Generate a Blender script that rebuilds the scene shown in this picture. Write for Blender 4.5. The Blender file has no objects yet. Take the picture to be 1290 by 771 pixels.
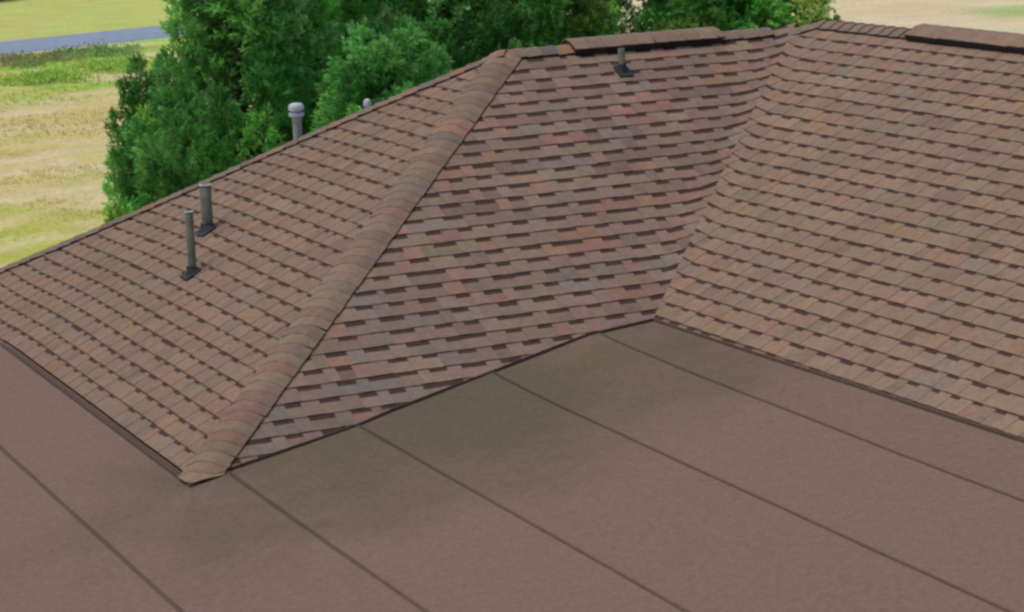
import bpy, math, random
import numpy as np
from mathutils import Vector, Matrix, noise
random.seed(7)
rng = np.random.default_rng(11)
scene = bpy.context.scene
C = scene.collection

# ------------------------------------------------------------------ camera
CAM = Vector((-4.26003, -14.34756, 4.01614))
RX, RZ, RO, FPX = 1.37264, -0.42413, -0.04063, 3143.87
cam_data = bpy.data.cameras.new("camera")
cam = bpy.data.objects.new("camera", cam_data)
C.objects.link(cam)
cam.matrix_world = Matrix.Translation(CAM) @ Matrix.Rotation(RZ, 4, 'Z') @ Matrix.Rotation(RX, 4, 'X') @ Matrix.Rotation(RO, 4, 'Z')
cam_data.sensor_width = 36.0
cam_data.lens = FPX / 1290.0 * 36.0
cam_data.clip_start = 0.1
cam_data.clip_end = 6000
scene.camera = cam

# ------------------------------------------------------------------ sky and sun
SUN = Vector((-0.32, 0.10, 0.94)).normalized()       # direction towards the sun
world = bpy.data.worlds.new("World")
scene.world = world
world.use_nodes = True
nt = world.node_tree
sky = nt.nodes.new("ShaderNodeTexSky")
sky.sky_type = 'NISHITA'
sky.sun_disc = False
sky.sun_elevation = math.asin(SUN.z)
sky.sun_rotation = math.atan2(SUN.x, SUN.y)
sky.dust_density = 3.0
sky.air_density = 1.0
nt.links.new(sky.outputs[0], nt.nodes["Background"].inputs[0])
nt.nodes["Background"].inputs[1].default_value = 0.10
sun_data = bpy.data.lights.new("sun", 'SUN')
sun_data.energy = 1.5
sun_data.angle = math.radians(25)
sun_data.color = (1.0, 0.94, 0.86)
sun = bpy.data.objects.new("sun", sun_data)
C.objects.link(sun)
sun.rotation_euler = SUN.to_track_quat('Z', 'Y').to_euler()
scene.view_settings.view_transform = 'Standard'
scene.view_settings.look = 'None'
scene.view_settings.exposure = 0.0
scene.view_settings.gamma = 1.0
scene.render.engine = 'CYCLES'
scene.cycles.use_denoising = True
scene.cycles.pixel_filter_type = 'BLACKMAN_HARRIS'
scene.cycles.filter_width = 2.7
scene.cycles.max_bounces = 6

# ------------------------------------------------------------------ helpers
def lin(r, g, b, k=1.0):
    f = lambda c: ((c / 255 + 0.055) / 1.055) ** 2.4 if c > 10 else c / 255 / 12.92
    return (f(r) * k, f(g) * k, f(b) * k)

def tag(o, label=None, cat=None, group=None, kind=None):
    if label: o['label'] = label
    if cat: o['category'] = cat
    if group: o['group'] = group
    if kind: o['kind'] = kind
    return o

def empty(name, loc=(0, 0, 0)):
    o = bpy.data.objects.new(name, None)
    o.empty_display_size = 0.3
    C.objects.link(o)
    o.location = loc
    return o

def link(name, me, mat=None, parent=None, loc=None):
    o = bpy.data.objects.new(name, me)
    C.objects.link(o)
    if mat is not None and not me.materials: me.materials.append(mat)
    if parent is not None: o.parent = parent
    if loc is not None: o.location = loc
    return o

class MB:
    """collects polygons with a colour per face"""
    def __init__(s): s.v = []; s.f = []; s.c = []
    def face(s, pts, col=(.5, .5, .5)):
        n = len(s.v); s.v.extend([tuple(p) for p in pts]); s.f.append(tuple(range(n, n + len(pts)))); s.c.append(col)
    def poly(s, verts, faces, col=(.5, .5, .5)):
        n = len(s.v); s.v.extend([tuple(p) for p in verts])
        for f in faces: s.f.append(tuple(n + i for i in f)); s.c.append(col)
    def mesh(s, name, smooth=False):
        me = bpy.data.meshes.new(name)
        me.from_pydata(s.v, [], s.f)
        a = me.color_attributes.new("tint", 'FLOAT_COLOR', 'CORNER')
        data = []
        for f, c in zip(s.f, s.c): data.extend([c[0], c[1], c[2], 1.0] * len(f))
        a.data.foreach_set("color", data)
        if smooth: me.polygons.foreach_set("use_smooth", [True] * len(s.f))
        me.update()
        return me
    def build(s, name, mat, parent=None, smooth=False):
        return link(name, s.mesh(name, smooth), mat, parent)

def nodes_of(name):
    m = bpy.data.materials.new(name); m.use_nodes = True
    n = m.node_tree; b = n.nodes["Principled BSDF"]
    return m, n, b

def N(n, kind, **kw):
    x = n.nodes.new(kind)
    for k, v in kw.items():
        if k.startswith('i_'): x.inputs[k[2:]].default_value = v
        else: setattr(x, k, v)
    return x

def tinted(name, rough=0.9, scale=260.0, lo=0.75, hi=1.25, bump=0.15, big=(3.0, 0.9, 1.1), dist=0.004, spec=0.25):
    """attribute colour x granule noise x slow wear noise"""
    m, n, b = nodes_of(name)
    at = N(n, "ShaderNodeAttribute", attribute_name="tint")
    tc = N(n, "ShaderNodeTexCoord")
    g = N(n, "ShaderNodeTexNoise"); g.inputs["Scale"].default_value = scale; g.inputs["Detail"].default_value = 2.0
    w = N(n, "ShaderNodeTexNoise"); w.inputs["Scale"].default_value = big[0]; w.inputs["Detail"].default_value = 5.0
    r1 = N(n, "ShaderNodeMapRange"); r1.inputs["From Min"].default_value = 0.3; r1.inputs["From Max"].default_value = 0.7
    r1.inputs["To Min"].default_value = lo; r1.inputs["To Max"].default_value = hi
    r2 = N(n, "ShaderNodeMapRange"); r2.inputs["From Min"].default_value = 0.3; r2.inputs["From Max"].default_value = 0.7
    r2.inputs["To Min"].default_value = big[1]; r2.inputs["To Max"].default_value = big[2]
    mu = N(n, "ShaderNodeMath", operation='MULTIPLY')
    vm = N(n, "ShaderNodeVectorMath", operation='SCALE')
    L = n.links.new
    L(tc.outputs["Object"], g.inputs["Vector"]); L(tc.outputs["Object"], w.inputs["Vector"])
    L(g.outputs[0], r1.inputs[0]); L(w.outputs[0], r2.inputs[0])
    L(r1.outputs[0], mu.inputs[0]); L(r2.outputs[0], mu.inputs[1])
    L(at.outputs["Color"], vm.inputs[0]); L(mu.outputs[0], vm.inputs["Scale"])
    L(vm.outputs[0], b.inputs["Base Color"])
    b.inputs["Roughness"].default_value = rough
    b.inputs["Specular IOR Level"].default_value = spec
    if bump:
        bp = N(n, "ShaderNodeBump"); bp.inputs["Strength"].default_value = bump; bp.inputs["Distance"].default_value = dist
        L(g.outputs[0], bp.inputs["Height"]); L(bp.outputs[0], b.inputs["Normal"])
    return m

def plain(name, col, rough=0.6, metal=0.0, scale=30.0, var=0.15, spec=0.4, bump=0.05):
    m, n, b = nodes_of(name)
    tc = N(n, "ShaderNodeTexCoord")
    g = N(n, "ShaderNodeTexNoise"); g.inputs["Scale"].default_value = scale; g.inputs["Detail"].default_value = 6.0
    r1 = N(n, "ShaderNodeMapRange"); r1.inputs["From Min"].default_value = 0.3; r1.inputs["From Max"].default_value = 0.7
    r1.inputs["To Min"].default_value = 1 - var; r1.inputs["To Max"].default_value = 1 + var
    vm = N(n, "ShaderNodeVectorMath", operation='SCALE'); vm.inputs[0].default_value = col
    L = n.links.new
    L(tc.outputs["Object"], g.inputs["Vector"]); L(g.outputs[0], r1.inputs[0]); L(r1.outputs[0], vm.inputs["Scale"])
    L(vm.outputs[0], b.inputs["Base Color"])
    b.inputs["Roughness"].default_value = rough; b.inputs["Metallic"].default_value = metal
    b.inputs["Specular IOR Level"].default_value = spec
    if bump:
        bp = N(n, "ShaderNodeBump"); bp.inputs["Strength"].default_value = bump; bp.inputs["Distance"].default_value = 0.01
        L(g.outputs[0], bp.inputs["Height"]); L(bp.outputs[0], b.inputs["Normal"])
    return m

M_SHINGLE = tinted("asphalt_shingle", rough=0.95, scale=170.0, lo=0.80, hi=1.20, bump=0.35, big=(19.0, 0.88, 1.12))
M_MEMBRANE = tinted("granulated_membrane", rough=0.96, scale=48.0, lo=0.87, hi=1.13, bump=0.3, big=(20.0, 0.93, 1.07))
def add_painted_shade(m, centre, radii, ang, tint):
    """shade below the middle slope painted into the colour, olive and ragged edged"""
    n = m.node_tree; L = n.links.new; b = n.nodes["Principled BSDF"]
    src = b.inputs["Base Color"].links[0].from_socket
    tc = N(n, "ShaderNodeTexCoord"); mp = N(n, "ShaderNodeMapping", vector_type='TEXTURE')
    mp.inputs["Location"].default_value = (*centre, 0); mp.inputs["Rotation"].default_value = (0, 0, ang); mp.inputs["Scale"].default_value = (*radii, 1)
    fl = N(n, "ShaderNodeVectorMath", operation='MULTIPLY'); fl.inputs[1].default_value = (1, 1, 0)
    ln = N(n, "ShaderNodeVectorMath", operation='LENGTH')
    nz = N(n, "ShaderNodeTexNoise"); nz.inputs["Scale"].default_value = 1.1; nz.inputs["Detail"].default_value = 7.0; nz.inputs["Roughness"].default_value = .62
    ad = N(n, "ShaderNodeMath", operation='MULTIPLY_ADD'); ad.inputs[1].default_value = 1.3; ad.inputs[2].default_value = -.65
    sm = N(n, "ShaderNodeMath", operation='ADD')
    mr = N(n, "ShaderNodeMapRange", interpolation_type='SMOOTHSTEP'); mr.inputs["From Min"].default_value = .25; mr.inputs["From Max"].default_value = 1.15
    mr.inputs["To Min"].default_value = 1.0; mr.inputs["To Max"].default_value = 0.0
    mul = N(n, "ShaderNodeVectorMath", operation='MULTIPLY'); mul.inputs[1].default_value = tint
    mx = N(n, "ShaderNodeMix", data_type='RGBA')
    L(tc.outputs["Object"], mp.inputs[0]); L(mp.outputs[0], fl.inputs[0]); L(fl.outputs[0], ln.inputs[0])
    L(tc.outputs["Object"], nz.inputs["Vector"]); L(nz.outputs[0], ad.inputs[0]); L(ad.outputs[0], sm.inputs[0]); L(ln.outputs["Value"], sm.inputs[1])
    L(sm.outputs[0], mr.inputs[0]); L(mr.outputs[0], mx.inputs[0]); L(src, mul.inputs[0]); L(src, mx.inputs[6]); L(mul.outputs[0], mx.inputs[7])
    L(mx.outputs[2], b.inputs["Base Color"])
add_painted_shade(M_MEMBRANE, (1.75, -0.15), (2.9, 1.9), 0.21, (.63, .73, .62))  # soft shade at the foot of the middle slope, put into the membrane colour
M_DRIP = plain("drip_edge_metal", lin(92, 74, 65), 0.9)
M_BLACK = plain("black_vent_plastic", (0.018, 0.017, 0.019), 0.6)
M_BOOT = plain("dark_rubber_boot", (0.028, 0.032, 0.042), 0.55)
M_PIPE = plain("weathered_pipe", lin(96, 100, 86), 0.7, scale=14, var=0.3)
M_PIPE_RIM = plain("pale_pipe_rim", lin(198, 208, 222), 0.6)
M_SILVER = plain("galvanised_metal", lin(156, 166, 176), 0.4, metal=0.3, scale=20)
M_WALL = plain("wall_siding_paint", lin(190, 180, 160), 0.8)
M_DECK = plain("roof_felt", lin(80, 68, 62), 0.95)

# ------------------------------------------------------------------ roof dimensions (metres; x along the front eave)
RA, RR, HH = 3.95245, 3.76011, 2.09369         # hip apex
LL, SS = 3.66479, 0.12264                       # inner corner, fall of the low slope deck
HC, YC, PSI, PC, D0, EXPO = 2.150, 3.49652, 0.02187, 0.5409, 0.13347, 0.143
KA, KB = HH / RA, HH / RR
NCX, NCY = math.cos(PSI), math.sin(PSI)
P0 = Vector((LL, SS * LL / KB, SS * LL))
zA = lambda x, y: KA * x
zB = lambda x, y: KB * y
zCp = lambda x, y: P0.z + PC * ((x - P0.x) * NCX + (y - P0.y) * NCY)
def c_x(z, y): return P0.x + ((z - P0.z) / PC - (y - P0.y) * NCY) / NCX
XV = c_x(HH, RR)                                # where the front ridge meets the right wing
CRIDGE = Vector((c_x(HC, YC), YC, HC))
BEDGE = [(0.0, 0.0, 0.0), (0.313, .088, .045), (1.192, .264, .147), (1.492, .350, .197), (2.283, .547, .305), (3.108, .755, .420), (LL, P0.y, P0.z)]
YS = -8.0                                       # southern end of the house
YN = 2 * RR

def sstep(t): t = min(1, max(0, t)); return t * t * (3 - 2 * t)
def warp(p):
    """the sag of the old deck and the woven fill of the valley"""
    x, y, z = p
    if y > 4.3 and x < RA + 0.3:
        z -= 0.055 * sstep((y - 4.3) / 2.2)
    b, c = zB(x, y), zCp(x, y)
    if y < RR + .02 and x > 2.0:
        k = 0.02 + 0.13 * sstep((max(b, c) - .48) / .5); d = abs(b - c)
        if d < k: z += (k - d) ** 2 / (4 * k)
    return (x, y, z)

class Plane:
    def __init__(s, O, U, V):
        s.O = Vector(O); s.U = Vector(U).normalized(); s.V = Vector(V).normalized(); s.N = s.U.cross(s.V)
    def P(s, u, v, w=0.0): return warp(s.O + s.U * u + s.V * v + s.N * w)
    def uv(s, p): d = Vector(p) - s.O; return (d.dot(s.U), d.dot(s.V))
    def half(s, p, q, inside):
        a = s.uv(p); b = s.uv(q); i = s.uv(inside)
        n = (-(b[1] - a[1]), b[0] - a[0]); l = math.hypot(*n); n = (n[0] / l, n[1] / l)
        c = -(n[0] * a[0] + n[1] * a[1])
        if n[0] * i[0] + n[1] * i[1] + c < 0: n = (-n[0], -n[1]); c = -c
        return (n[0], n[1], c)

def clip(poly, halfs):
    for (a, b, c) in halfs:
        out = []
        m = len(poly)
        if m < 3: return []
        for i in range(m):
            p, q = poly[i], poly[(i + 1) % m]
            dp = a * p[0] + b * p[1] + c; dq = a * q[0] + b * q[1] + c
            if dp >= 0: out.append(p)
            if (dp >= 0) != (dq >= 0):
                t = dp / (dp - dq); out.append((p[0] + (q[0] - p[0]) * t, p[1] + (q[1] - p[1]) * t))
        poly = out
    if len(poly) < 3: return []
    area = abs(sum(poly[i][0] * poly[(i + 1) % len(poly)][1] - poly[(i + 1) % len(poly)][0] * poly[i][1] for i in range(len(poly)))) / 2
    return poly if area > 2e-5 else []

apex = Vector((RA, RR, HH)); corner = Vector((0, 0, 0)); far_corner = Vector((0, YN, 0))
vtop = Vector((XV, RR, HH))
cA, sA = 1 / math.hypot(1, KA), KA / math.hypot(1, KA)
cB, sB = 1 / math.hypot(1, KB), KB / math.hypot(1, KB)
cC, sC = 1 / math.hypot(1, PC), PC / math.hypot(1, PC)
PLA = Plane(apex, (0, -1, 0), (cA, 0, sA))
PLB = Plane((0, RR, HH), (1, 0, 0), (0, cB, sB))
PLC = Plane(CRIDGE, (math.sin(PSI), -math.cos(PSI), 0), (NCX * cC, NCY * cC, sC))
PLD = Plane((RA, RR, HH), (-1, 0, 0), (0, -cB, sB))                       # back slope
PLE = Plane(CRIDGE, (-math.sin(PSI), math.cos(PSI), 0), (-NCX * cC, -NCY * cC, sC))  # far slope of the right wing
PLF = Plane(CRIDGE, (-1, 0, 0), (0, -cC, sC))                              # north slope of the right wing
def c_edge(y):
    x = (P0.z - PC * P0.x * NCX + PC * (y - P0.y) * NCY) / (SS - PC * NCX)
    return Vector((x, y, SS * x))

hA = [PLA.half(corner, apex, (0.5, 2, 0)), PLA.half(far_corner, apex, (0.5, 4, 0)), PLA.half((0, 0, 0), (0, 1, 0), apex)]
hB = [PLB.half(corner, apex, (4, 1, 1)), PLB.half(P0, vtop, (3, 1, 1)), PLB.half((0, RR, HH), (1, RR, HH), (0, 0, 0))]
segB = [(BEDGE[i][0], BEDGE[i + 1][0], PLB.half(BEDGE[i], BEDGE[i + 1], (2, 3, 1.7))) for i in range(len(BEDGE) - 1)]
hC = [PLC.half(P0, vtop, (5, -3, 1)), PLC.half(CRIDGE, CRIDGE + PLC.U, (4, 0, 0)), PLC.half(c_edge(0.8), c_edge(-5), CRIDGE),
      PLC.half((5, YS, 0), (6, YS, 0), CRIDGE), PLC.half(CRIDGE, CRIDGE + Vector((-1, 1, -PC)), (5, -3, 1))]
hD = [PLD.half(far_corner, apex, (4, 6, 0)), PLD.half(CRIDGE, CRIDGE + Vector((-1, 1, -PC)), (3, 6, 1)), PLD.half((0, YN, 0), (1, YN, 0), apex), PLD.half(apex, apex + Vector((1, 0, 0)), (3, 6, 1))]
EX = c_x(0, 0) + 2 * (CRIDGE.x - c_x(0, YC))     # eastern eave
hE = [PLE.half((8, YS, 0), (9, YS, 0), CRIDGE), PLE.half(CRIDGE, CRIDGE + PLE.U, (9, 0, 0)), PLE.half(CRIDGE, CRIDGE + Vector((1, 1, -PC)), (9, 0, 0)), (0, 1, HC / sC)]
hF = [PLF.half(CRIDGE, CRIDGE + Vector((1, 1, -PC)), (CRIDGE.x, 6, 0)), PLF.half(CRIDGE, CRIDGE + Vector((-1, 1, -PC)), (CRIDGE.x, 6, 0)), (0, 1, HC / sC)]

# ------------------------------------------------------------------ the house
house = empty("house", (0, 0, -3))
tag(house, "single storey house under a brown shingled hip roof with a smooth brown low slope deck", "house")
def under(o, parent=None):
    """children keep world-space vertices: undo the parent's offset"""
    o.parent = parent or house
    if parent is None: o.location = (0, 0, 3)
    return o

K = 1.0
PALETTE = [  # blend of granule colours: colour, weight
    (lin(131, 114, 103), 30), (lin(124, 106, 98), 20), (lin(136, 121, 103), 14), (lin(147, 108, 95), 8),
    (lin(150, 116, 90), 6), (lin(120, 114, 107), 8), (lin(112, 94, 90), 8), (lin(121, 115, 93), 6), (lin(140, 103, 98), 6), (lin(106, 108, 104), 3)]
PW = [w for _, w in PALETTE]
BASE = lin(128, 111, 101)
def tab_colour(sat, last=None):
    if last is not None:
        j = random.uniform(0.95, 1.05); return tuple(c * j for c in last)
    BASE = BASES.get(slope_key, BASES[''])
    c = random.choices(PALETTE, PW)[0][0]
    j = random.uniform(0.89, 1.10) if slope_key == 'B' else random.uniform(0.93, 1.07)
    return tuple((b + (x - b) * sat) * j * K for x, b in zip(c, BASE))
slope_key = ''
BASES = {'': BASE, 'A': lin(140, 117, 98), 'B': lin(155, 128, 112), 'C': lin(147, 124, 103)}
EDGE = lin(60, 48, 43)
SHADOW_LINE = lin(76, 57, 49)
COURSE_LINE = lin(96, 76, 66)

def strip_pieces(u0, u1, v0, e, sat):
    """tabs and cut-outs of one laminated shingle between u0 and u1"""
    out = []; u = u0
    tooth = random.random() < 0.5
    while u < u1 - 1e-6:
        w = random.uniform(0.085, 0.17) if tooth else random.uniform(0.075, 0.145)
        if slope_key == 'B': w = random.uniform(0.08, 0.15) if tooth else random.uniform(0.11, 0.19)
        w = min(w, u1 - u)
        if u1 - (u + w) < 0.05: w = u1 - u
        col = tab_colour(sat, out[-1][3] if out and random.random() < .45 else None)
        if tooth: out.append(('tooth', u, u + w, col))
        else: out.append(('gap', u, u + w, col))
        u += w; tooth = not tooth
    return out

def emit(mb, pl, poly, v0, e, wlow, wtop, col, sides=True):
    h = lambda v: wlow + (wtop - wlow) * (v - v0) / e
    top = [pl.P(u, v, h(v)) for u, v in poly]
    n = len(poly)
    mb.face(top, col)
    if sides:
        dark = EDGE
        for i in range(n):
            j = (i + 1) % n
            a, b = poly[i], poly[j]
            if a[1] > v0 + e * 0.9 and b[1] > v0 + e * 0.9: continue
            side = abs(a[1] - b[1]) > abs(a[0] - b[0])
            mb.face([top[j], top[i], pl.P(a[0], a[1], -0.002), pl.P(b[0], b[1], -0.002)], tuple(.75 * c for c in col) if side else dark)

def ccw(p):
    s = sum(p[i][0] * p[(i + 1) % len(p)][1] - p[(i + 1) % len(p)][0] * p[i][1] for i in range(len(p)))
    return p if s > 0 else p[::-1]

def shingle_mesh(pl, halfs, u0, u1, v0, e, sat, segs=None, lift=0.0):
    mb = MB()
    dv = random.uniform(-.003, .003); skew = random.uniform(-.003, .003)
    for kind, a, b, col in strip_pieces(u0, u1, v0, e, sat):
        hh = list(halfs)
        if segs:
            xm = (a + b) / 2
            for s0, s1, hs in segs:
                if s0 <= xm <= s1 or (xm < 0 and s0 == 0) : hh.append(hs)
            # neighbours of a bend
        va = v0 + dv + skew * (a - u0); vb = v0 + dv + skew * (b - u0)
        if kind == 'tooth':
            lb = random.uniform(.008, .014)
            p = clip([(a, va), (b, vb), (b, vb + e - lb), (a, va + e - lb)], hh)
            if p: emit(mb, pl, ccw(p), v0, e, 0.0085 + lift, 0.003 + lift, col)
            p = clip([(a, va + e - lb), (b, vb + e - lb), (b, vb + e + .004), (a, va + e + .004)], hh)
            if p: emit(mb, pl, ccw(p), v0, e, 0.0085 + lift, 0.003 + lift, COURSE_LINE, sides=False)
        else:
            band = random.uniform(0.038, 0.050) if slope_key == 'B' else random.uniform(0.025, 0.033)
            p = clip([(a, va), (b, vb), (b, vb + e - band), (a, va + e - band)], hh)
            if p: emit(mb, pl, ccw(p), v0, e, 0.0055 + lift, 0.001 + lift, col)
            p = clip([(a, va + e - band), (b, vb + e - band), (b, vb + e + .004), (a, va + e + .004)], hh)
            if p: emit(mb, pl, ccw(p), v0, e, 0.0055 + lift, 0.001 + lift, SHADOW_LINE, sides=False)
    return mb

strips = []          # (distance, slope object, MB)
slopes = {}
def shingle_slope(key, pl, halfs, umin, umax, rows, d0, sat, segs=None, visible=True, label=None, outline=None):
    global slope_key
    slope_key = key
    deck = MB()
    deck.face([tuple(pl.O + pl.U * pl.uv(p)[0] + pl.V * pl.uv(p)[1] - pl.N * 0.09) for p in outline], BASE)
    d = under(deck.build("roof_slope", M_DECK))
    if label: d['label'] = label
    slopes[key] = d
    for k in range(-1, rows):
        v0 = -(d0 + k * EXPO)
        u = umin - random.uniform(0, 0.95)
        while u < umax:
            mb = shingle_mesh(pl, halfs, u, u + 0.985, v0, EXPO, sat, segs)
            if mb.f:
                c = Vector(mb.v[0]); far = 1000 if not visible else 0
                if key == 'C' and c.y < -3.6: far = 500
                strips.append(((c - CAM).length + far, key, mb))
            u += 0.985

shingle_slope('A', PLA, hA, -4.0, 4.0, 31, D0, 0.30, label="left roof slope of tan brown shingles with two pipes",
              outline=[corner, apex, far_corner])
shingle_slope('B', PLB, hB, 0.0, 6.4, 30, D0, 0.6, segs=segB, label="middle roof slope of mottled brown shingles with dark cut-outs",
              outline=[corner, (LL + .2, 0.5, 0.5 * KB), vtop, apex])
shingle_slope('C', PLC, hC, -0.6, 11.6, 28, D0 - .03, 0.36, label="right roof slope of tan brown shingles",
              outline=[c_edge(YS) , Vector((c_x(HC, YS), YS, HC)), CRIDGE, vtop, P0])
shingle_slope('D', PLD, hD, -7, 4.2, 30, D0, 0.6, visible=False, outline=[apex, (XV, RR, HH), (2.8, YN, 0), far_corner])
shingle_slope('E', PLE, hE, -11.6, 4.2, 30, D0, 0.6, visible=False, outline=[CRIDGE, Vector((c_x(HC, YS), YS, HC)), Vector((c_x(HC, YS) + HC / PC, YS, 0)), Vector((CRIDGE.x + HC / PC, YC + HC / PC, 0))])
shingle_slope('F', PLF, hF, -4.2, 4.2, 30, D0, 0.6, visible=False, outline=[CRIDGE, Vector((CRIDGE.x + HC / PC, YC + HC / PC, 0)), Vector((CRIDGE.x - HC / PC, YC + HC / PC, 0))])
slope_key = ''
strips.sort(key=lambda s: s[0])
rest = {}
NPIECE = 300
for i, (dd, key, mb) in enumerate(strips):
    if i < NPIECE and dd < 400:
        o = mb.build("shingle", M_SHINGLE)
        o.parent = slopes[key]
    else:
        r = rest.setdefault(key, MB())
        n = len(r.v); r.v.extend(mb.v); r.f.extend([tuple(n + j for j in f) for f in mb.f]); r.c.extend(mb.c)
for key, r in rest.items():
    o = r.build("shingles", M_SHINGLE); o.parent = slopes[key]; o['kind'] = 'stuff'

# ---- caps over hips and ridges
cap_meshes = {}
def side_dir(line_d, pl):
    """direction in the slope, square to the line, pointing down the roof"""
    s = pl.N.cross(line_d)
    if s.z > 0: s = -s
    return s.normalized()

def cap_row(p, q, pl1, pl2, expo=0.145, half=0.15, lift=0.014, thick=0.012, up=0.012, parent=None, sat=1.0, foot=False, crown=1.0, warpit=True, tone=1.0):
    p, q = Vector(p), Vector(q); d = (q - p).normalized(); L = (q - p).length
    s1, s2 = side_dir(d, pl1), side_dir(d, pl2)
    if abs(s1.z) < 0.02: s1.z = -0.02
    nrm = (pl1.N + pl2.N).normalized()
    n = int(L / expo) + 1
    for k in range(n):
        a = p + d * (k * expo); ln = min(expo + .012, L - k * expo + 0.02)
        if ln < .03: continue
        mb = MB(); col = tuple(c * tone for c in tab_colour(sat))
        hw = half * random.uniform(.97, 1.03); yaw = random.uniform(-.016, .016)
        rows = []
        for t, lf in ((0.0, lift + thick), (ln, lift + 0.002)):
            pts = []
            for f in (-1, -.72, -.42, -.16, 0, .16, .42, .72, 1):
                s, pn = (s1, pl1.N) if f < 0 else (s2, pl2.N)
                af = abs(f)
                rnd = crown * 0.022 * max(0, 1 - af / 0.45) ** 2      # rounded crown
                tt = t
                if foot:                                           # trimmed along both eaves
                    q0 = a + s * (af * hw)
                    tt = max(t, (-.012 - q0.x) / d.x if f < 0 else 0, (BEDGE[1][1] / BEDGE[1][0] * (q0.x + d.x * t) - .012 - q0.y) / d.y if f > 0 else 0)
                pt = a + d * (tt + yaw * f) + s * (af * hw) + pn * lf + nrm * (up * (1 - af) - rnd)
                pts.append(warp(pt) if warpit else tuple(pt))
            rows.append(pts)
        m = len(rows[0])
        low = [tuple(Vector(x) - nrm * (thick + .001)) for x in rows[0]]
        low2 = [tuple(Vector(x) - nrm * (thick + .006)) for x in rows[1]]
        mb.poly(rows[0] + rows[1], [(i, i + 1, m + i + 1, m + i) for i in range(m - 1)], col)
        ed = tuple(c * .78 for c in col)
        mb.poly(rows[0] + low, [(i + 1, i, m + i, m + i + 1) for i in range(m - 1)], ed)
        mb.poly([rows[0][0], rows[1][0], low2[0], low[0]], [(0, 1, 2, 3)], EDGE)
        mb.poly([rows[0][-1], rows[1][-1], low2[-1], low[-1]], [(3, 2, 1, 0)], EDGE)
        o = mb.build("cap_shingle", M_SHINGLE, smooth=True)
        if parent is None: under(o)
        else: o.parent = parent

hip_d = (apex - corner).normalized()
slope_key = 'A'
cap_row(corner + hip_d * .01, corner + hip_d * .25, PLA, PLB, expo=0.112, half=0.145, lift=0.014, thick=0.005, up=0.016, sat=0.1, foot=True)
cap_row(corner + hip_d * .234, apex, PLA, PLB, expo=0.112, half=0.145, lift=0.014, thick=0.005, up=0.016, sat=0.55)
cap_row(far_corner, apex, PLA, PLD, expo=0.145, half=0.13, sat=0.7)
cap_row(vtop + Vector((-.28, 0, 0)), Vector((5.81, RR, HH)), PLB, PLD, half=.13, sat=0.9)
cap_row(Vector((4.52, RR, HH)), apex, PLB, PLD, half=.13, sat=0.9)
cap_row(CRIDGE + PLC.U * 1.4, CRIDGE, PLC, PLE, half=.13, sat=0.7)
cap_row(CRIDGE + Vector((-.6, .6, -.6 * PC)), CRIDGE, PLC, PLF, half=.13, sat=0.7)
cap_row(CRIDGE + Vector((1, 1, -PC)) * (HC / PC), CRIDGE, PLE, PLF, expo=.3, half=.13, sat=0.7)

# ---- ridge vents: black slotted body under a row of caps
def ridge_vent(p, q, pl1, pl2, half=0.150, lift=0.008, th=0.052, label=None):
    p, q = Vector(p), Vector(q); d = (q - p).normalized()
    s1, s2 = side_dir(d, pl1), side_dir(d, pl2)
    nrm = (pl1.N + pl2.N).normalized()
    def prof(a, lo, hw):
        return [tuple(a + s1 * hw + pl1.N * lo), tuple(a + s1 * hw * .5 + pl1.N * lo), tuple(a + nrm * lo * .72), tuple(a + s2 * hw * .5 + pl2.N * lo), tuple(a + s2 * hw + pl2.N * lo)]
    mb = MB()
    lo0, hi0, lo1, hi1 = prof(p, lift - .02, half), prof(p, lift + th, half), prof(q, lift - .02, half), prof(q, lift + th, half)
    V = lo0 + hi0 + lo1 + hi1; F = []
    for i in range(4):
        F.append((5 + i, 6 + i, 16 + i, 15 + i)); F.append((i, 10 + i, 11 + i, i + 1))
        F.append((i, i + 1, 6 + i, 5 + i)); F.append((10 + i, 15 + i, 16 + i, 11 + i))
    F.append((0, 5, 15, 10)); F.append((4, 14, 19, 9))
    mb.poly(V, F)
    # louvre fins along both sides
    L = (q - p).length; k = 0
    while k * .06 < L - .02:
        for s, pn in ((s1, pl1.N), (s2, pl2.N)):
            c = p + d * (k * .06 + .01) + s * half
            a0 = c + pn * (lift - .015); a1 = c + pn * (lift + th - .006)
            t = d * .018; o_ = s * .003
            v = [a0, a0 + t, a1 + t, a1, a0 + o_, a0 + t + o_, a1 + t + o_, a1 + o_]
            mb.poly([tuple(x) for x in v], [(4, 5, 6, 7), (0, 4, 7, 3), (1, 2, 6, 5), (2, 3, 7, 6)])
        k += 1
    o = under(mb.build("ridge_vent", M_BLACK))
    if label: o['label'] = label
    cap_row(p - d * .01, q + d * .01, pl1, pl2, expo=.145, half=half - .006, lift=lift + th - .002, thick=.006, up=.002, parent=o, sat=.2, crown=0.0, warpit=False, tone=1.05)
    return o
ridge_vent((4.50, RR, HH), (5.83, RR, HH), PLB, PLD, label="short black edged ridge vent on the middle slope")
ridge_vent(CRIDGE + PLC.U * 1.38, CRIDGE + PLC.U * 6.5, PLC, PLE, label="long black edged ridge vent on the right slope")
cap_row(CRIDGE + PLC.U * 11.4, CRIDGE + PLC.U * 6.5, PLC, PLE, half=.13, expo=.3, sat=0.7)

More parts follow.
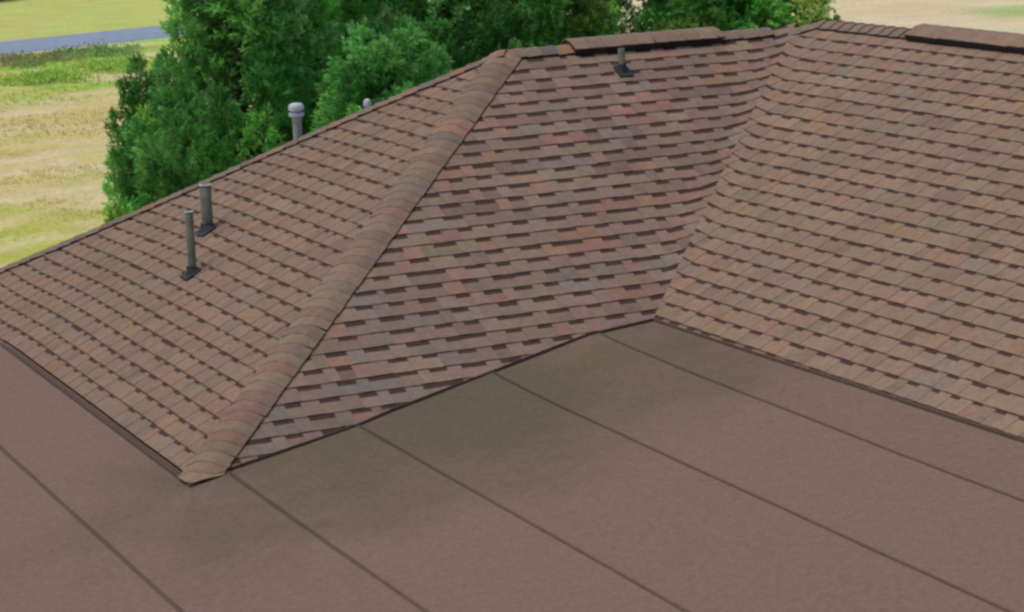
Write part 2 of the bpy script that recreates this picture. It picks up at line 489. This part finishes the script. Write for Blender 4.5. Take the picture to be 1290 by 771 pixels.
# ---- low slope roof: lapped granulated sheets
def mz(x, y):
    z = SS * x
    if 0 <= x <= LL:
        for (a, b) in zip(BEDGE[:-1], BEDGE[1:]):
            if a[0] <= x <= b[0]:
                t = (x - a[0]) / (b[0] - a[0]); ze = a[2] + (b[2] - a[2]) * t; ye = a[1] + (b[1] - a[1]) * t
                z += (ze - SS * x) * math.exp(-max(0, ye - y) / 0.6)
    return z - 0.014 + 0.004 * noise.noise(Vector((x * 1.3, y * 0.8, 4.2)))
SEAMS = [-4.5, -3.65, -2.70, -1.73, -0.77, 0.21, 1.17, 2.25, 3.16, 4.15, 5.1]
deck = MB()
deck.poly([(-4.5, YS, -.62), (3.9, YS, .42), (3.9, 7.4, .42), (-4.5, 7.4, -.62), (-4.5, YS, -.8), (3.9, YS, -.8), (3.9, 7.4, -.8), (-4.5, 7.4, -.8)],
          [(0, 1, 2, 3), (0, 4, 5, 1), (1, 5, 6, 2), (2, 6, 7, 3), (3, 7, 4, 0), (7, 6, 5, 4)])
low = under(deck.build("low_slope_roof", M_DECK))
low['label'] = "smooth brown low slope roof laid in long straight sheets"
MCOL = lin(126, 105, 93)
for k in range(len(SEAMS) - 1):
    x0, x1 = SEAMS[k], SEAMS[k + 1]
    if x0 > 4.0: break
    mb = MB(); j = random.uniform(.975, 1.025)
    col = tuple(c * j for c in MCOL)
    xs = [x0 + (x1 + .06 - x0) * i / 12 for i in range(13)]
    ys = [YS + i * 0.25 for i in range(int((7.4 - YS) / .25) + 1)]
    lap = lambda x: 0.006 * sstep((x - x0) / (x1 - x0))   # right edge lies over the next sheet
    V = [(x, y, mz(x, y) + (0.007 if x > x1 + .001 else .0035 * (x - x0) / (x1 - x0))) for x in xs for y in ys]
    ny = len(ys); F = []
    for a in range(12):
        for b in range(ny - 1):
            F.append((a * ny + b, (a + 1) * ny + b, (a + 1) * ny + b + 1, a * ny + b + 1))
    mb.poly(V, F, col)
    for b in range(ny - 1):                                # cut edge of the lap
        p, q = V[12 * ny + b], V[12 * ny + b + 1]
        mb.face([p, (p[0], p[1], p[2] - .008), (q[0], q[1], q[2] - .008), q], tuple(c * .6 for c in col))
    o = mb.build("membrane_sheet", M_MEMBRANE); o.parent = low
    for p in o.data.polygons: p.use_smooth = True
    # bead of asphalt squeezed out of the lap
    if x1 < 3.9:
        sb = MB(); xw = x1 + .06
        ys2 = [YS + i * .1 for i in range(int((7.4 - YS) / .1) + 1)]
        prev = None
        for y in ys2:
            wv = 0.002 * noise.noise(Vector((x1, y * 3, 0)))
            w2 = 0.017 + 0.0035 * noise.noise(Vector((x1 + 9, y * 2.3, 0)))
            z = mz(xw, y)
            cur = [(xw - w2 + wv, y, z + .0085), (xw + wv, y, z + .012), (xw + w2 + wv, y, z + .0015)]
            if prev:
                sb.face([prev[0], prev[1], cur[1], cur[0]][::-1], lin(100, 82, 74)); sb.face([prev[1], prev[2], cur[2], cur[1]][::-1], lin(100, 82, 74))
            prev = cur
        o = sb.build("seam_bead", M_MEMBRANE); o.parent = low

# ---- drip edges along the foot of the three slopes
def drip(points, out, name="drip_edge"):
    """points along the edge on the shingle plane; out = outward horizontal direction"""
    mb = MB(); out = Vector(out)
    sec = [(-.03, .003), (.003, .009), (.008, .005), (.010, -.012), (.005, -.014), (.000, -.006), (-.03, -.006)]
    rows = []
    for p in points:
        p = Vector(p); rows.append([warp(p + out * a + Vector((0, 0, b))) for a, b in sec])
    m = len(sec)
    for r0, r1 in zip(rows[:-1], rows[1:]):
        for i in range(m):
            j = (i + 1) % m
            mb.face([r0[i], r0[j], r1[j], r1[i]])
    mb.face(rows[0]); mb.face(rows[-1][::-1])
    return under(mb.build(name, M_DRIP))
drip([(0, y, 0) for y in np.linspace(-.02, YN, 30)], (-1, 0, 0))
drip([(x, y, z) for x, y, z in BEDGE], (0, -.6, 0))
drip([tuple(c_edge(y)) for y in np.linspace(P0.y, YS, 30)], (-1, 0, 0))

# ---- walls and eaves (below and behind, seen only from elsewhere)
def box(mb, a, b, col=(.5, .5, .5)):
    x0, y0, z0 = a; x1, y1, z1 = b
    V = [(x0, y0, z0), (x1, y0, z0), (x1, y1, z0), (x0, y1, z0), (x0, y0, z1), (x1, y0, z1), (x1, y1, z1), (x0, y1, z1)]
    mb.poly(V, [(3, 2, 1, 0), (4, 5, 6, 7), (0, 1, 5, 4), (1, 2, 6, 5), (2, 3, 7, 6), (3, 0, 4, 7)], col)
for a, b in (((-4.3, YS + .2, -3), (10.3, YS + .4, -.8)), ((-4.3, 7.0, -3), (10.3, 7.2, -.12)), ((-4.3, YS + .4, -3), (-4.1, 7.0, -.8)), ((10.3, YS + .2, -3), (10.5, 7.2, -.15))):
    mb = MB(); box(mb, a, b); under(mb.build("wall", M_WALL))
gab = MB()                                               # gable end closing the right wing to the south
gx = c_x(HC, YS)
gab.poly([(3.4, YS + .05, .2), (gx + HC / PC, YS + .05, -.05), (gx, YS + .05, HC - .03), (3.4, YS + .25, .2), (gx + HC / PC, YS + .25, -.05), (gx, YS + .25, HC - .03)],
         [(0, 1, 2), (5, 4, 3), (0, 3, 4, 1), (1, 4, 5, 2), (2, 5, 3, 0)])
under(gab.build("gable_wall", M_WALL))
so = MB(); box(so, (-4.5, YS + .02, -.86), (10.75, 7.45, -.81)); under(so.build("soffit", M_WALL))
fa = MB(); box(fa, (10.75, YS, -.86), (10.79, 7.45, -.02)); box(fa, (-.1, 7.45, -.86), (10.79, 7.49, -.08)); under(fa.build("fascia", M_DRIP))

# ---- pipes through the roof
def lathe(mb, base, prof, seg=20, col=(.5, .5, .5), axis=Vector((0, 0, 1)), capped=True):
    axis = axis.normalized(); t = Vector((1, 0, 0)) if abs(axis.x) < .9 else Vector((0, 1, 0))
    e1 = axis.cross(t).normalized(); e2 = axis.cross(e1)
    n0 = len(mb.v); base = Vector(base)
    for r, h in prof:
        for i in range(seg):
            a = 2 * math.pi * i / seg
            mb.v.append(tuple(base + axis * h + (e1 * math.cos(a) + e2 * math.sin(a)) * r))
    for k in range(len(prof) - 1):
        for i in range(seg):
            j = (i + 1) % seg
            mb.f.append((n0 + k * seg + i, n0 + k * seg + j, n0 + (k + 1) * seg + j, n0 + (k + 1) * seg + i)); mb.c.append(col)
    if capped:
        mb.f.append(tuple(n0 + (len(prof) - 1) * seg + i for i in range(seg))); mb.c.append(col)

def vent_pipe(base, h, r, pl, label, boot=True, mat=None, apron=(0.11, 0.15), rim=True, tilt=(0, 0)):
    mat = mat or M_PIPE
    base = Vector(base); ax = Vector((tilt[0], tilt[1], 1))
    mb = MB()
    lathe(mb, base - ax * .08, [(r, 0), (r, h + .08), (r * .8, h + .08), (r * .8, h - .12)], axis=ax)
    p = under(mb.build("plumbing_vent", mat)); p['label'] = label
    for q in p.data.polygons: q.use_smooth = len(q.vertices) == 4
    if boot:
        fb = MB()
        lathe(fb, base - pl.N * .01, [(r * 1.9 + .02, 0), (r * 1.6 + .01, .018), (r * 1.15, .06), (r * 1.06, .075)], axis=pl.N * .5 + Vector((0, 0, .5)), capped=False)
        o = fb.build("rubber_collar", M_BOOT); o.parent = p
        ab = MB()
        aw, al = apron
        def q3(u, v, w): return tuple(base + pl.U * u + pl.V * v + pl.N * w)
        out = [(-aw, -al), (aw, -al), (aw, al * .55), (aw * .6, al * .75), (-aw * .6, al * .75), (-aw, al * .55)]
        V = [q3(u, v, .019) for u, v in out] + [q3(u, v, .010) for u, v in out]
        n = len(out)
        ab.poly(V, [tuple(range(n))] + [(i, n + i, n + (i + 1) % n, (i + 1) % n) for i in range(n)])
        o = ab.build("flashing", M_BOOT); o.parent = p
    if rim:
        rb = MB(); lathe(rb, base + ax * (h - .004), [(r * 1.07, 0), (r * 1.07, .010), (r * .8, .012), (r * .8, .0)], axis=ax, capped=False)
        o = rb.build("rim", M_PIPE_RIM); o.parent = p
    return p
vent_pipe((1.196, 3.574, KA * 1.196), .475, .031, PLA, "slim taller grey pipe in a black boot", apron=(.085, .085))
vent_pipe((1.564, 4.30, KA * 1.564), .36, .044, PLA, "thick shorter grey pipe in a black boot", apron=(.10, .085))
vent_pipe((4.80, 3.40, KB * 3.40), .185, .028, PLB, "short pipe with a dark flashing under the ridge vent", apron=(.06, .09), rim=False)
def capped_flue(base, h, r, label):
    base = Vector(base); mb = MB()
    lathe(mb, base - Vector((0, 0, .1)), [(r, 0), (r, h + .1)])
    p = under(mb.build("flue", M_SILVER)); p['label'] = label
    cb = MB()
    lathe(cb, base + Vector((0, 0, h - .01)), [(r * 1.05, 0), (r * 1.7, .008), (r * 1.75, .035), (r * 1.2, .04)])
    lathe(cb, base + Vector((0, 0, h + .035)), [(r * 1.1, 0), (r * 1.15, .02)], capped=False)
    lathe(cb, base + Vector((0, 0, h + .045)), [(r * 1.1, 0), (r * 1.75, .004), (r * 1.75, .032), (r * 1.5, .052), (r * .6, .062)])
    o = cb.build("flue_cap", M_PIPE_RIM); o.parent = p
    return p
capped_flue((2.62, 5.05, KB * (YN - 5.05)), .195, .037, "silver round capped flue rising behind the left hip")
capped_flue((3.25, 5.05, KB * (YN - 5.05)), .175, .019, "small pale capped flue behind the left hip")

# ------------------------------------------------------------------ ground and road
ROAD = [(13.6, 63.2), (18.0, 64.2), (14.5, 67.2), (19.3, 68.7)]
rd = Vector((4.6, 1.28)).normalized(); rn = Vector((-rd.y, rd.x)); rp = Vector((13.6, 63.2))
def road_s(x, y): return (x - rp.x) * rn.x + (y - rp.y) * rn.y       # metres beyond the near kerb
def road_t(x, y): return (x - rp.x) * rd.x + (y - rp.y) * rd.y
def fbm(x, y, s, seed=0.0, o=4):
    return noise.fractal(Vector((x / s, y / s, seed)), 0.9, 2.1, o)
GREEN = lin(182, 190, 84); LGREEN = lin(192, 204, 116); TAN = lin(218, 200, 156); STRAW = lin(206, 192, 122); PALE = lin(224, 210, 172); VIVID = lin(156, 200, 80); BROWN = lin(198, 174, 124)
mix = lambda a, b, t: tuple(p + (q - p) * t for p, q in zip(a, b))
def ground_colour(x, y):
    s = road_s(x, y); n = fbm(x, y, 6, 1.0); n2 = fbm(x, y, 1.6, 7.0); n3 = fbm(x * .4, y, 2.6, 3.0)
    if s > 4:
        c = mix(LGREEN, STRAW, min(1, max(0, .22 + n * .7 + n3 * .5)))
        c = mix(c, GREEN, .25 * sstep((n2 + .3)))
        return c
    w_weed = sstep((s + 15 + n * 5 + n2 * 2) / 6)                 # weedy verge
    w_dirt = sstep((s + 31 + n * 7 + n2 * 4) / 10) * (1 - w_weed)
    near = mix(GREEN, STRAW, min(1, max(0, .45 + n2 * .9 + n * .6)))
    near = mix(near, PALE, .5 * sstep((n3 + n2 - .15) * 3))
    weed = mix(STRAW, VIVID, min(1, max(0, .5 + n2 * 1.1)))
    weed = mix(weed, PALE, .6 * sstep((n3 - .2) * 4))
    dirt = mix(TAN, PALE, min(1, max(0, .5 + n * .9)))
    dirt = mix(dirt, BROWN, .5 * sstep((n3 - .1) * 2))
    dirt = mix(dirt, STRAW, .85 * sstep((n2 + n3 + .25) * 1.6))
    c = mix(mix(near, dirt, w_dirt), weed, w_weed)
    # bare tan field away to the right, with one greener patch
    east = sstep((x - 26 + n * 3) / 7)
    e = mix(PALE, TAN, min(1, max(0, .5 + n + n3 * .5)))
    g = math.exp(-(((x - 43.6) / 2.2) ** 2 + ((y - 50.6) / 2.0) ** 2) ** 2)
    e = mix(e, lin(150, 190, 105), .75 * g)
    return mix(c, e, east)
def coords(lo, hi, fine0, fine1, step):
    a = list(np.arange(fine0, fine1 + .01, step)); g = step
    x = fine0
    while x > lo: g *= 1.35; x -= g; a.insert(0, x)
    g = step; x = fine1
    while x < hi: g *= 1.35; x += g; a.append(x)
    return a
gxs = coords(-2500, 2500, -2, 52, .45); gys = coords(-2500, 2500, 20, 100, .45)
gv = []; gc = []
for x in gxs:
    for y in gys:
        z = -3.0 + (0.05 * noise.noise(Vector((x * .35, y * .35, 0))) if -2 < x < 52 and 20 < y < 100 and not (-2.5 < road_s(x, y) < 6.5) else 0)
        gv.append((x, y, z)); gc.append((*ground_colour(x, y), 1.0))
ny = len(gys)
gf = [(a * ny + b, (a + 1) * ny + b, (a + 1) * ny + b + 1, a * ny + b + 1) for a in range(len(gxs) - 1) for b in range(ny - 1)]
me = bpy.data.meshes.new("ground"); me.from_pydata(gv, [], gf)
at = me.color_attributes.new("tint", 'FLOAT_COLOR', 'POINT'); at.data.foreach_set("color", [c for r in gc for c in r])
me.polygons.foreach_set("use_smooth", [True] * len(gf))
M_GROUND = tinted("dry_grass_field", rough=1.0, scale=7.0, lo=.86, hi=1.14, bump=.5, big=(.9, .94, 1.06), dist=.05, spec=.1)
ground = link("ground", me, M_GROUND); tag(ground, kind='structure', label="dry grass field with tan bare patches around the house")

M_ROAD = plain("worn_asphalt", lin(142, 156, 178), 0.85, scale=3, var=.12)
rb = MB()
for i in range(-40, 60):
    a, b = i * 4.0, (i + 1) * 4.0
    def R(t, s): return (rp.x + rd.x * t + rn.x * s, rp.y + rd.y * t + rn.y * s, -2.955)
    rb.face([R(a, 0), R(b, 0), R(b, 3.8), R(a, 3.8)])
    for s0, s1 in ((0, -.25), (3.8, 4.05)):
        p = [R(a, s0), R(b, s0), R(b, s1), R(a, s1)]
        p[2] = (*p[2][:2], -3.06); p[3] = (*p[3][:2], -3.06)
        rb.face(p if s1 > s0 else p[::-1])
road = rb.build("road", M_ROAD); tag(road, kind='structure', label="narrow blue grey road crossing the field")

# ------------------------------------------------------------------ foliage
def quads_mesh(name, P, D, Wv, L, Wd, col):
    """leaf blades: P base points, D direction, Wv side vector; a four-sided blade narrowing to both ends"""
    n = len(P)
    V = np.empty((n, 4, 3)); V[:, 0] = P; V[:, 1] = P + D * (L * .5)[:, None] + Wv * Wd[:, None]
    V[:, 2] = P + D * L[:, None]; V[:, 3] = P + D * (L * .5)[:, None] - Wv * Wd[:, None]
    me = bpy.data.meshes.new(name)
    me.vertices.add(n * 4); me.loops.add(n * 4); me.polygons.add(n)
    me.vertices.foreach_set("co", V.reshape(-1)); me.loops.foreach_set("vertex_index", np.arange(n * 4))
    me.polygons.foreach_set("loop_start", np.arange(n) * 4); me.polygons.foreach_set("loop_total", np.full(n, 4))
    a = me.color_attributes.new("tint", 'FLOAT_COLOR', 'CORNER')
    cc = np.ones((n, 4, 4)); cc[:, :, :3] = col[:, None, :]
    a.data.foreach_set("color", cc.reshape(-1)); me.update(); me.validate()
    return me

def unit(a): return a / np.maximum(1e-9, np.linalg.norm(a, axis=-1, keepdims=True))

def leaf_material(name):
    m, n, b = nodes_of(name)
    at = N(n, "ShaderNodeAttribute", attribute_name="tint")
    b.inputs["Roughness"].default_value = .65; b.inputs["Specular IOR Level"].default_value = .25
    tr = N(n, "ShaderNodeBsdfTranslucent"); mx = N(n, "ShaderNodeMixShader"); mx.inputs[0].default_value = .38
    L = n.links.new
    L(at.outputs["Color"], b.inputs["Base Color"]); L(at.outputs["Color"], tr.inputs["Color"])
    L(b.outputs[0], mx.inputs[1]); L(tr.outputs[0], mx.inputs[2]); L(mx.outputs[0], n.nodes["Material Output"].inputs[0])
    return m
M_LEAF = leaf_material("juniper_foliage"); M_BARK = plain("bark", lin(74, 64, 56), .95, scale=12, var=.35, bump=.5)
M_GRASS = leaf_material("weed_blades")

def juniper(H, R, seed, lobes=100, sprays=60, blades=18, width_pow=.62):
    g = np.random.default_rng(seed)
    P = []; D = []; Wv = []; Ls = []; Ws = []; Cs = []
    tones = np.array([lin(116, 180, 98), lin(100, 166, 86), lin(136, 198, 106), lin(150, 198, 132), lin(82, 142, 74), lin(152, 194, 98)])
    tw = np.array([.30, .24, .18, .10, .12, .06])
    lobelist = []
    for k in range(lobes):
        t = (k + g.random()) / lobes                     # height fraction
        prof = R * min(1, (t + .16) / .50) * (1 - t) ** width_pow
        a = k * 2.39996 + g.uniform(-.5, .5) + seed; rr = prof * (g.uniform(.70, .95) if k % 4 else g.uniform(.1, .5))
        c = np.array([math.cos(a) * rr, math.sin(a) * rr, .25 + t * (H - .9)])
        ax = unit(np.array([math.cos(a) * .6 * g.uniform(.2, 1.5), math.sin(a) * .6 * g.uniform(.4, 1.4), 1.0]))
        size = g.uniform(.62, 1.0) * (1.15 - .40 * t)
        lobelist.append((c, ax, size))
        tone = tones[g.choice(6, p=tw / tw.sum())] * g.uniform(.70, 1.42)
        e1 = unit(np.cross(ax, [0.3, 1, 0.1])); e2 = np.cross(ax, e1)
        ns = int(sprays * size / .8)
        u = g.random(ns) ** .8; th = g.random(ns) * 2 * math.pi
        rad = .37 * size * np.sqrt(np.clip(1 - u, 0, 1)) * np.minimum(1, (u + .15) / .3) * g.uniform(.5, 1.05, ns)
        out = e1 * np.cos(th)[:, None] + e2 * np.sin(th)[:, None]
        sp = c + ax * (u * 1.08 * size)[:, None] + out * rad[:, None]
        sd = unit(out * (.95 * (1 - u) + .2)[:, None] + ax * .6 + g.normal(0, .22, (ns, 3)))
        # blades of each spray
        m = ns * blades
        idx = np.repeat(np.arange(ns), blades)
        off = g.random(m)
        bl = g.uniform(.07, .14, m) * (1.15 - .5 * off)
        d = unit(sd[idx] * .8 + g.normal(0, .45, (m, 3)))
        p = sp[idx] + sd[idx] * (off * .17)[:, None] + g.normal(0, .012, (m, 3))
        wv = unit(np.cross(d, g.normal(0, 1, (m, 3))))
        st = (g.uniform(.72, 1.3, ns))[idx] * g.uniform(.85, 1.15, m)
        tip = (.85 + .35 * off)                         # younger, paler growth at the tips of a spray
        col = tone[None, :] * (st * tip)[:, None]
        sel = (g.random(ns) < .06)[idx]
        col[sel] = col[sel] * .5 + np.array(lin(104, 92, 60)) * .35
        P.append(p); D.append(d); Wv.append(wv); Ls.append(bl); Ws.append(g.uniform(.008, .0155, m)); Cs.append(col)
    crown = quads_mesh("crown", np.concatenate(P), np.concatenate(D), np.concatenate(Wv), np.concatenate(Ls), np.concatenate(Ws), np.concatenate(Cs))
    crown.materials.append(M_LEAF)
    # trunk and limbs
    def tube(mb, pts, rs, seg=7):
        rings = []
        for i, (p, r) in enumerate(zip(pts, rs)):
            q = pts[min(i + 1, len(pts) - 1)] - pts[max(i - 1, 0)]; q = unit(q)
            e1 = unit(np.cross(q, [.2, .97, .1])); e2 = np.cross(q, e1)
            rings.append([tuple(p + (e1 * math.cos(2 * math.pi * j / seg) + e2 * math.sin(2 * math.pi * j / seg)) * r) for j in range(seg)])
        V = [v for ring in rings for v in ring]
        F = [(i * seg + j, i * seg + (j + 1) % seg, (i + 1) * seg + (j + 1) % seg, (i + 1) * seg + j) for i in range(len(pts) - 1) for j in range(seg)]
        mb.poly(V, F)
    tb = MB()
    hh = np.linspace(0, H * .9, 8)
    pts = [np.array([.08 * math.sin(2 * h + seed), .08 * math.cos(1.7 * h), h]) for h in hh]
    tube(tb, pts, [.17 * (1 - h / H) + .015 for h in hh], 9)
    lb = MB()
    for c, ax, size in lobelist:
        z0 = max(.2, c[2] - .5); s = np.array([.08 * math.sin(2 * z0 + seed), .08 * math.cos(1.7 * z0), z0])
        mid = (s + c) / 2 + np.array([0, 0, -.06])
        tube(lb, [s, mid, c, c + ax * size * .8], [.026, .018, .010, .003], 5)
    return crown, tb.mesh("trunk", True), lb.mesh("limbs", True)

variants = [juniper(6.6, 1.7, 3, width_pow=.95), juniper(7.2, 1.9, 14, lobes=108), juniper(5.8, 1.6, 25, lobes=92), juniper(4.9, 1.45, 37, lobes=72)]
for v in variants:
    v[1].materials.append(M_BARK); v[2].materials.append(M_BARK)
def tree(loc, var, rot, sc, label, group="juniper trees behind the house"):
    t = empty("juniper_tree", (loc[0], loc[1], -3.02)); t.rotation_euler = (0, 0, rot); t.scale = sc
    tag(t, label, "tree", group)
    for nm, me in zip(("crown", "trunk", "limbs"), variants[var]):
        o = bpy.data.objects.new(nm, me); C.objects.link(o); o.parent = t
    return t
TREES = [
    ((5.50, 15.05), 0, 0.4, (.95, .95, 1.0), "large dark green juniper at the outer end of the row, beside the open field"),
    ((5.0, 17.3), 3, 2.0, (.60, .60, .80), "narrow dark juniper spire poking out just behind the large end juniper"),
    ((6.7, 16.6), 1, 1.1, (1.0, 1.0, 1.0), "bushy juniper behind the silver capped flue"),
    ((6.6, 12.9), 2, 3.0, (.9, .9, .8), "lower juniper close behind the small pale flue"),
    ((8.0, 21.0), 0, 4.0, (1.05, 1.05, 1.1), "tall shaded juniper filling the gap behind the silver flue"),
    ((8.9, 16.6), 0, 5.1, (1.0, 1.0, 1.0), "bright green juniper behind the top of the left hip"),
    ((10.7, 21.6), 1, .7, (1.0, 1.0, 1.05), "dark juniper in the second row behind the hip top"),
    ((11.1, 18.9), 2, 2.4, (1.05, 1.05, 1.0), "juniper behind the bare ridge next to the hip top"),
    ((13.2, 20.6), 1, 3.3, (1.0, 1.0, .95), "dark juniper behind the short ridge vent"),
    ((12.9, 24.0), 0, 1.9, (1.1, 1.1, 1.1), "tall dark juniper in the second row behind the ridge vent"),
    ((14.0, 18.6), 2, .2, (1.0, 1.0, .9), "juniper behind the inner end of the short ridge vent"),
    ((16.1, 22.2), 0, 2.9, (1.0, 1.0, .92), "juniper behind the top of the roof valley"),
    ((15.3, 19.0), 3, 1.5, (.92, .92, .98), "smaller juniper near the inner end of the row"),
    ((16.95, 20.7), 3, 4.4, (.62, .62, .83), "smallest juniper ending the row above the highest roof peak"),
]
for loc, var, rot, sc, lab in TREES: tree(loc, var, rot, sc, lab)

# yellowish broadleaf shrub poking out between the last junipers
def leafy(seed, R, H, n, cols, size=(.03, .06)):
    g = np.random.default_rng(seed)
    cl = g.normal(0, 1, (26, 3)); cl = unit(cl) * g.uniform(.3, 1, (26, 1)) * np.array([R, R, H * .45]) + np.array([0, 0, H * .55])
    ci = g.integers(0, 26, n); p = cl[ci] + g.normal(0, 1, (n, 3)) * np.array([.16 * R, .16 * R, min(.16 * R, .22 * H)]); p[:, 2] = np.maximum(p[:, 2], .02)
    d = unit(g.normal(0, 1, (n, 3)) + np.array([0, 0, .5])); wv = unit(np.cross(d, g.normal(0, 1, (n, 3))))
    cc = np.array(cols)[(ci * 7 + g.integers(0, 2, n)) % len(cols)] * g.uniform(.75, 1.25, (n, 1))
    return quads_mesh("foliage", p, d, wv, g.uniform(size[0], size[1], n) * 2, g.uniform(size[0], size[1], n) * .5, cc)
def shrub(loc, seed, R, H, n, cols, label, size=(.03, .06), name="shrub", z=-3.02):
    t = empty(name, (loc[0], loc[1], z)); tag(t, label, "shrub")
    me = leafy(seed, R, H, n, cols, size); me.materials.append(M_LEAF)
    link("foliage", me, None, t)
    sb = MB()
    for k in range(5):
        a = k * 1.26 + seed; e = Vector((math.cos(a) * R * .6, math.sin(a) * R * .6, H * .7))
        lathe(sb, (0, 0, 0), [(.03, 0), (.02, e.length * .5), (.008, e.length)], seg=6, axis=e)
    link("stems", sb.mesh("stems"), M_BARK, t)
    return t
YG = [lin(170, 200, 100), lin(205, 215, 125), lin(140, 185, 90), lin(220, 225, 150)]
shrub((14.2, 16.0), 5, .62, 4.40, 5000, YG, "pale yellow green shrub between the last two junipers above the roof peak")
# far dark thicket at the very edge of the field
DK = [lin(34, 70, 46), lin(26, 52, 36), lin(50, 92, 54), lin(60, 84, 50)]
shrub((19.2, 89.5), 8, 2.2, 2.4, 9000, DK, "dark green thicket beyond the road at the field's far edge", size=(.08, .16), name="thicket")
# low scrub on the verge
for i, (x, y, R, H, cols, lab) in enumerate([
        (15.8, 60.6, 1.5, .26, [lin(150, 190, 120), lin(175, 205, 130), lin(130, 170, 110)], "low green scrub touching the near edge of the road"),
        (13.6, 59.4, 1.5, .24, [lin(165, 180, 125), lin(170, 150, 125), lin(165, 195, 115)], "low brownish green scrub on the verge at the outer side of the field"),
        (15.1, 55.6, 1.5, .26, [lin(180, 220, 100), lin(165, 210, 96), lin(205, 225, 125)], "bright yellow green weed clump on the open verge"),
        (12.4, 54.0, 1.4, .24, [lin(180, 220, 100), lin(190, 224, 115), lin(165, 200, 100)], "bright green weed clump farthest out on the verge")]):
    shrub((x, y), 40 + i, R, H, 2200, cols, lab, size=(.03, .07), name="bush")

# grass tufts over the field in view
def grass_patch(n, fx, fy, seed, hgt, cols_fn, name, label):
    g = np.random.default_rng(seed)
    x = g.uniform(*fx, n); y = g.uniform(*fy, n)
    keep = np.array([not (-.3 < road_s(a, b) < 4.4) and fbm(a, b, 2.0, 5.0) > -.25 for a, b in zip(x, y)])
    x = x[keep]; y = y[keep]; m = len(x); k = 5
    X = np.repeat(x, k) + g.normal(0, .05, m * k); Y = np.repeat(y, k) + g.normal(0, .05, m * k)
    P = np.stack([X, Y, np.full(m * k, -3.03)], 1)
    d = unit(g.normal(0, .5, (m * k, 3)) + np.array([0, 0, 1])); wv = unit(np.cross(d, g.normal(0, 1, (m * k, 3))))
    base = np.array([cols_fn(a, b) for a, b in zip(x, y)]); col = np.repeat(base, k, 0) * g.uniform(.95, 1.35, (m * k, 1))
    me = quads_mesh(name, P, d, wv, g.uniform(.5, 1.0, m * k) * hgt, g.uniform(.004, .010, m * k) * hgt * 12, col)
    me.materials.append(M_GRASS)
    o = link(name, me); tag(o, label=label, kind='stuff')
def tuft_col(x, y):
    c = ground_colour(x, y); t = random.random()
    return mix(c, VIVID if t < .35 else (STRAW if t < .8 else lin(160, 176, 90)), .28)
grass_patch(15000, (2.5, 13), (22, 40), 1, .07, tuft_col, "grass", "short dry grass tufts on the field nearest the house")
grass_patch(7000, (5, 22), (40, 63), 2, .12, tuft_col, "weeds", "scattered weeds along the road verge")
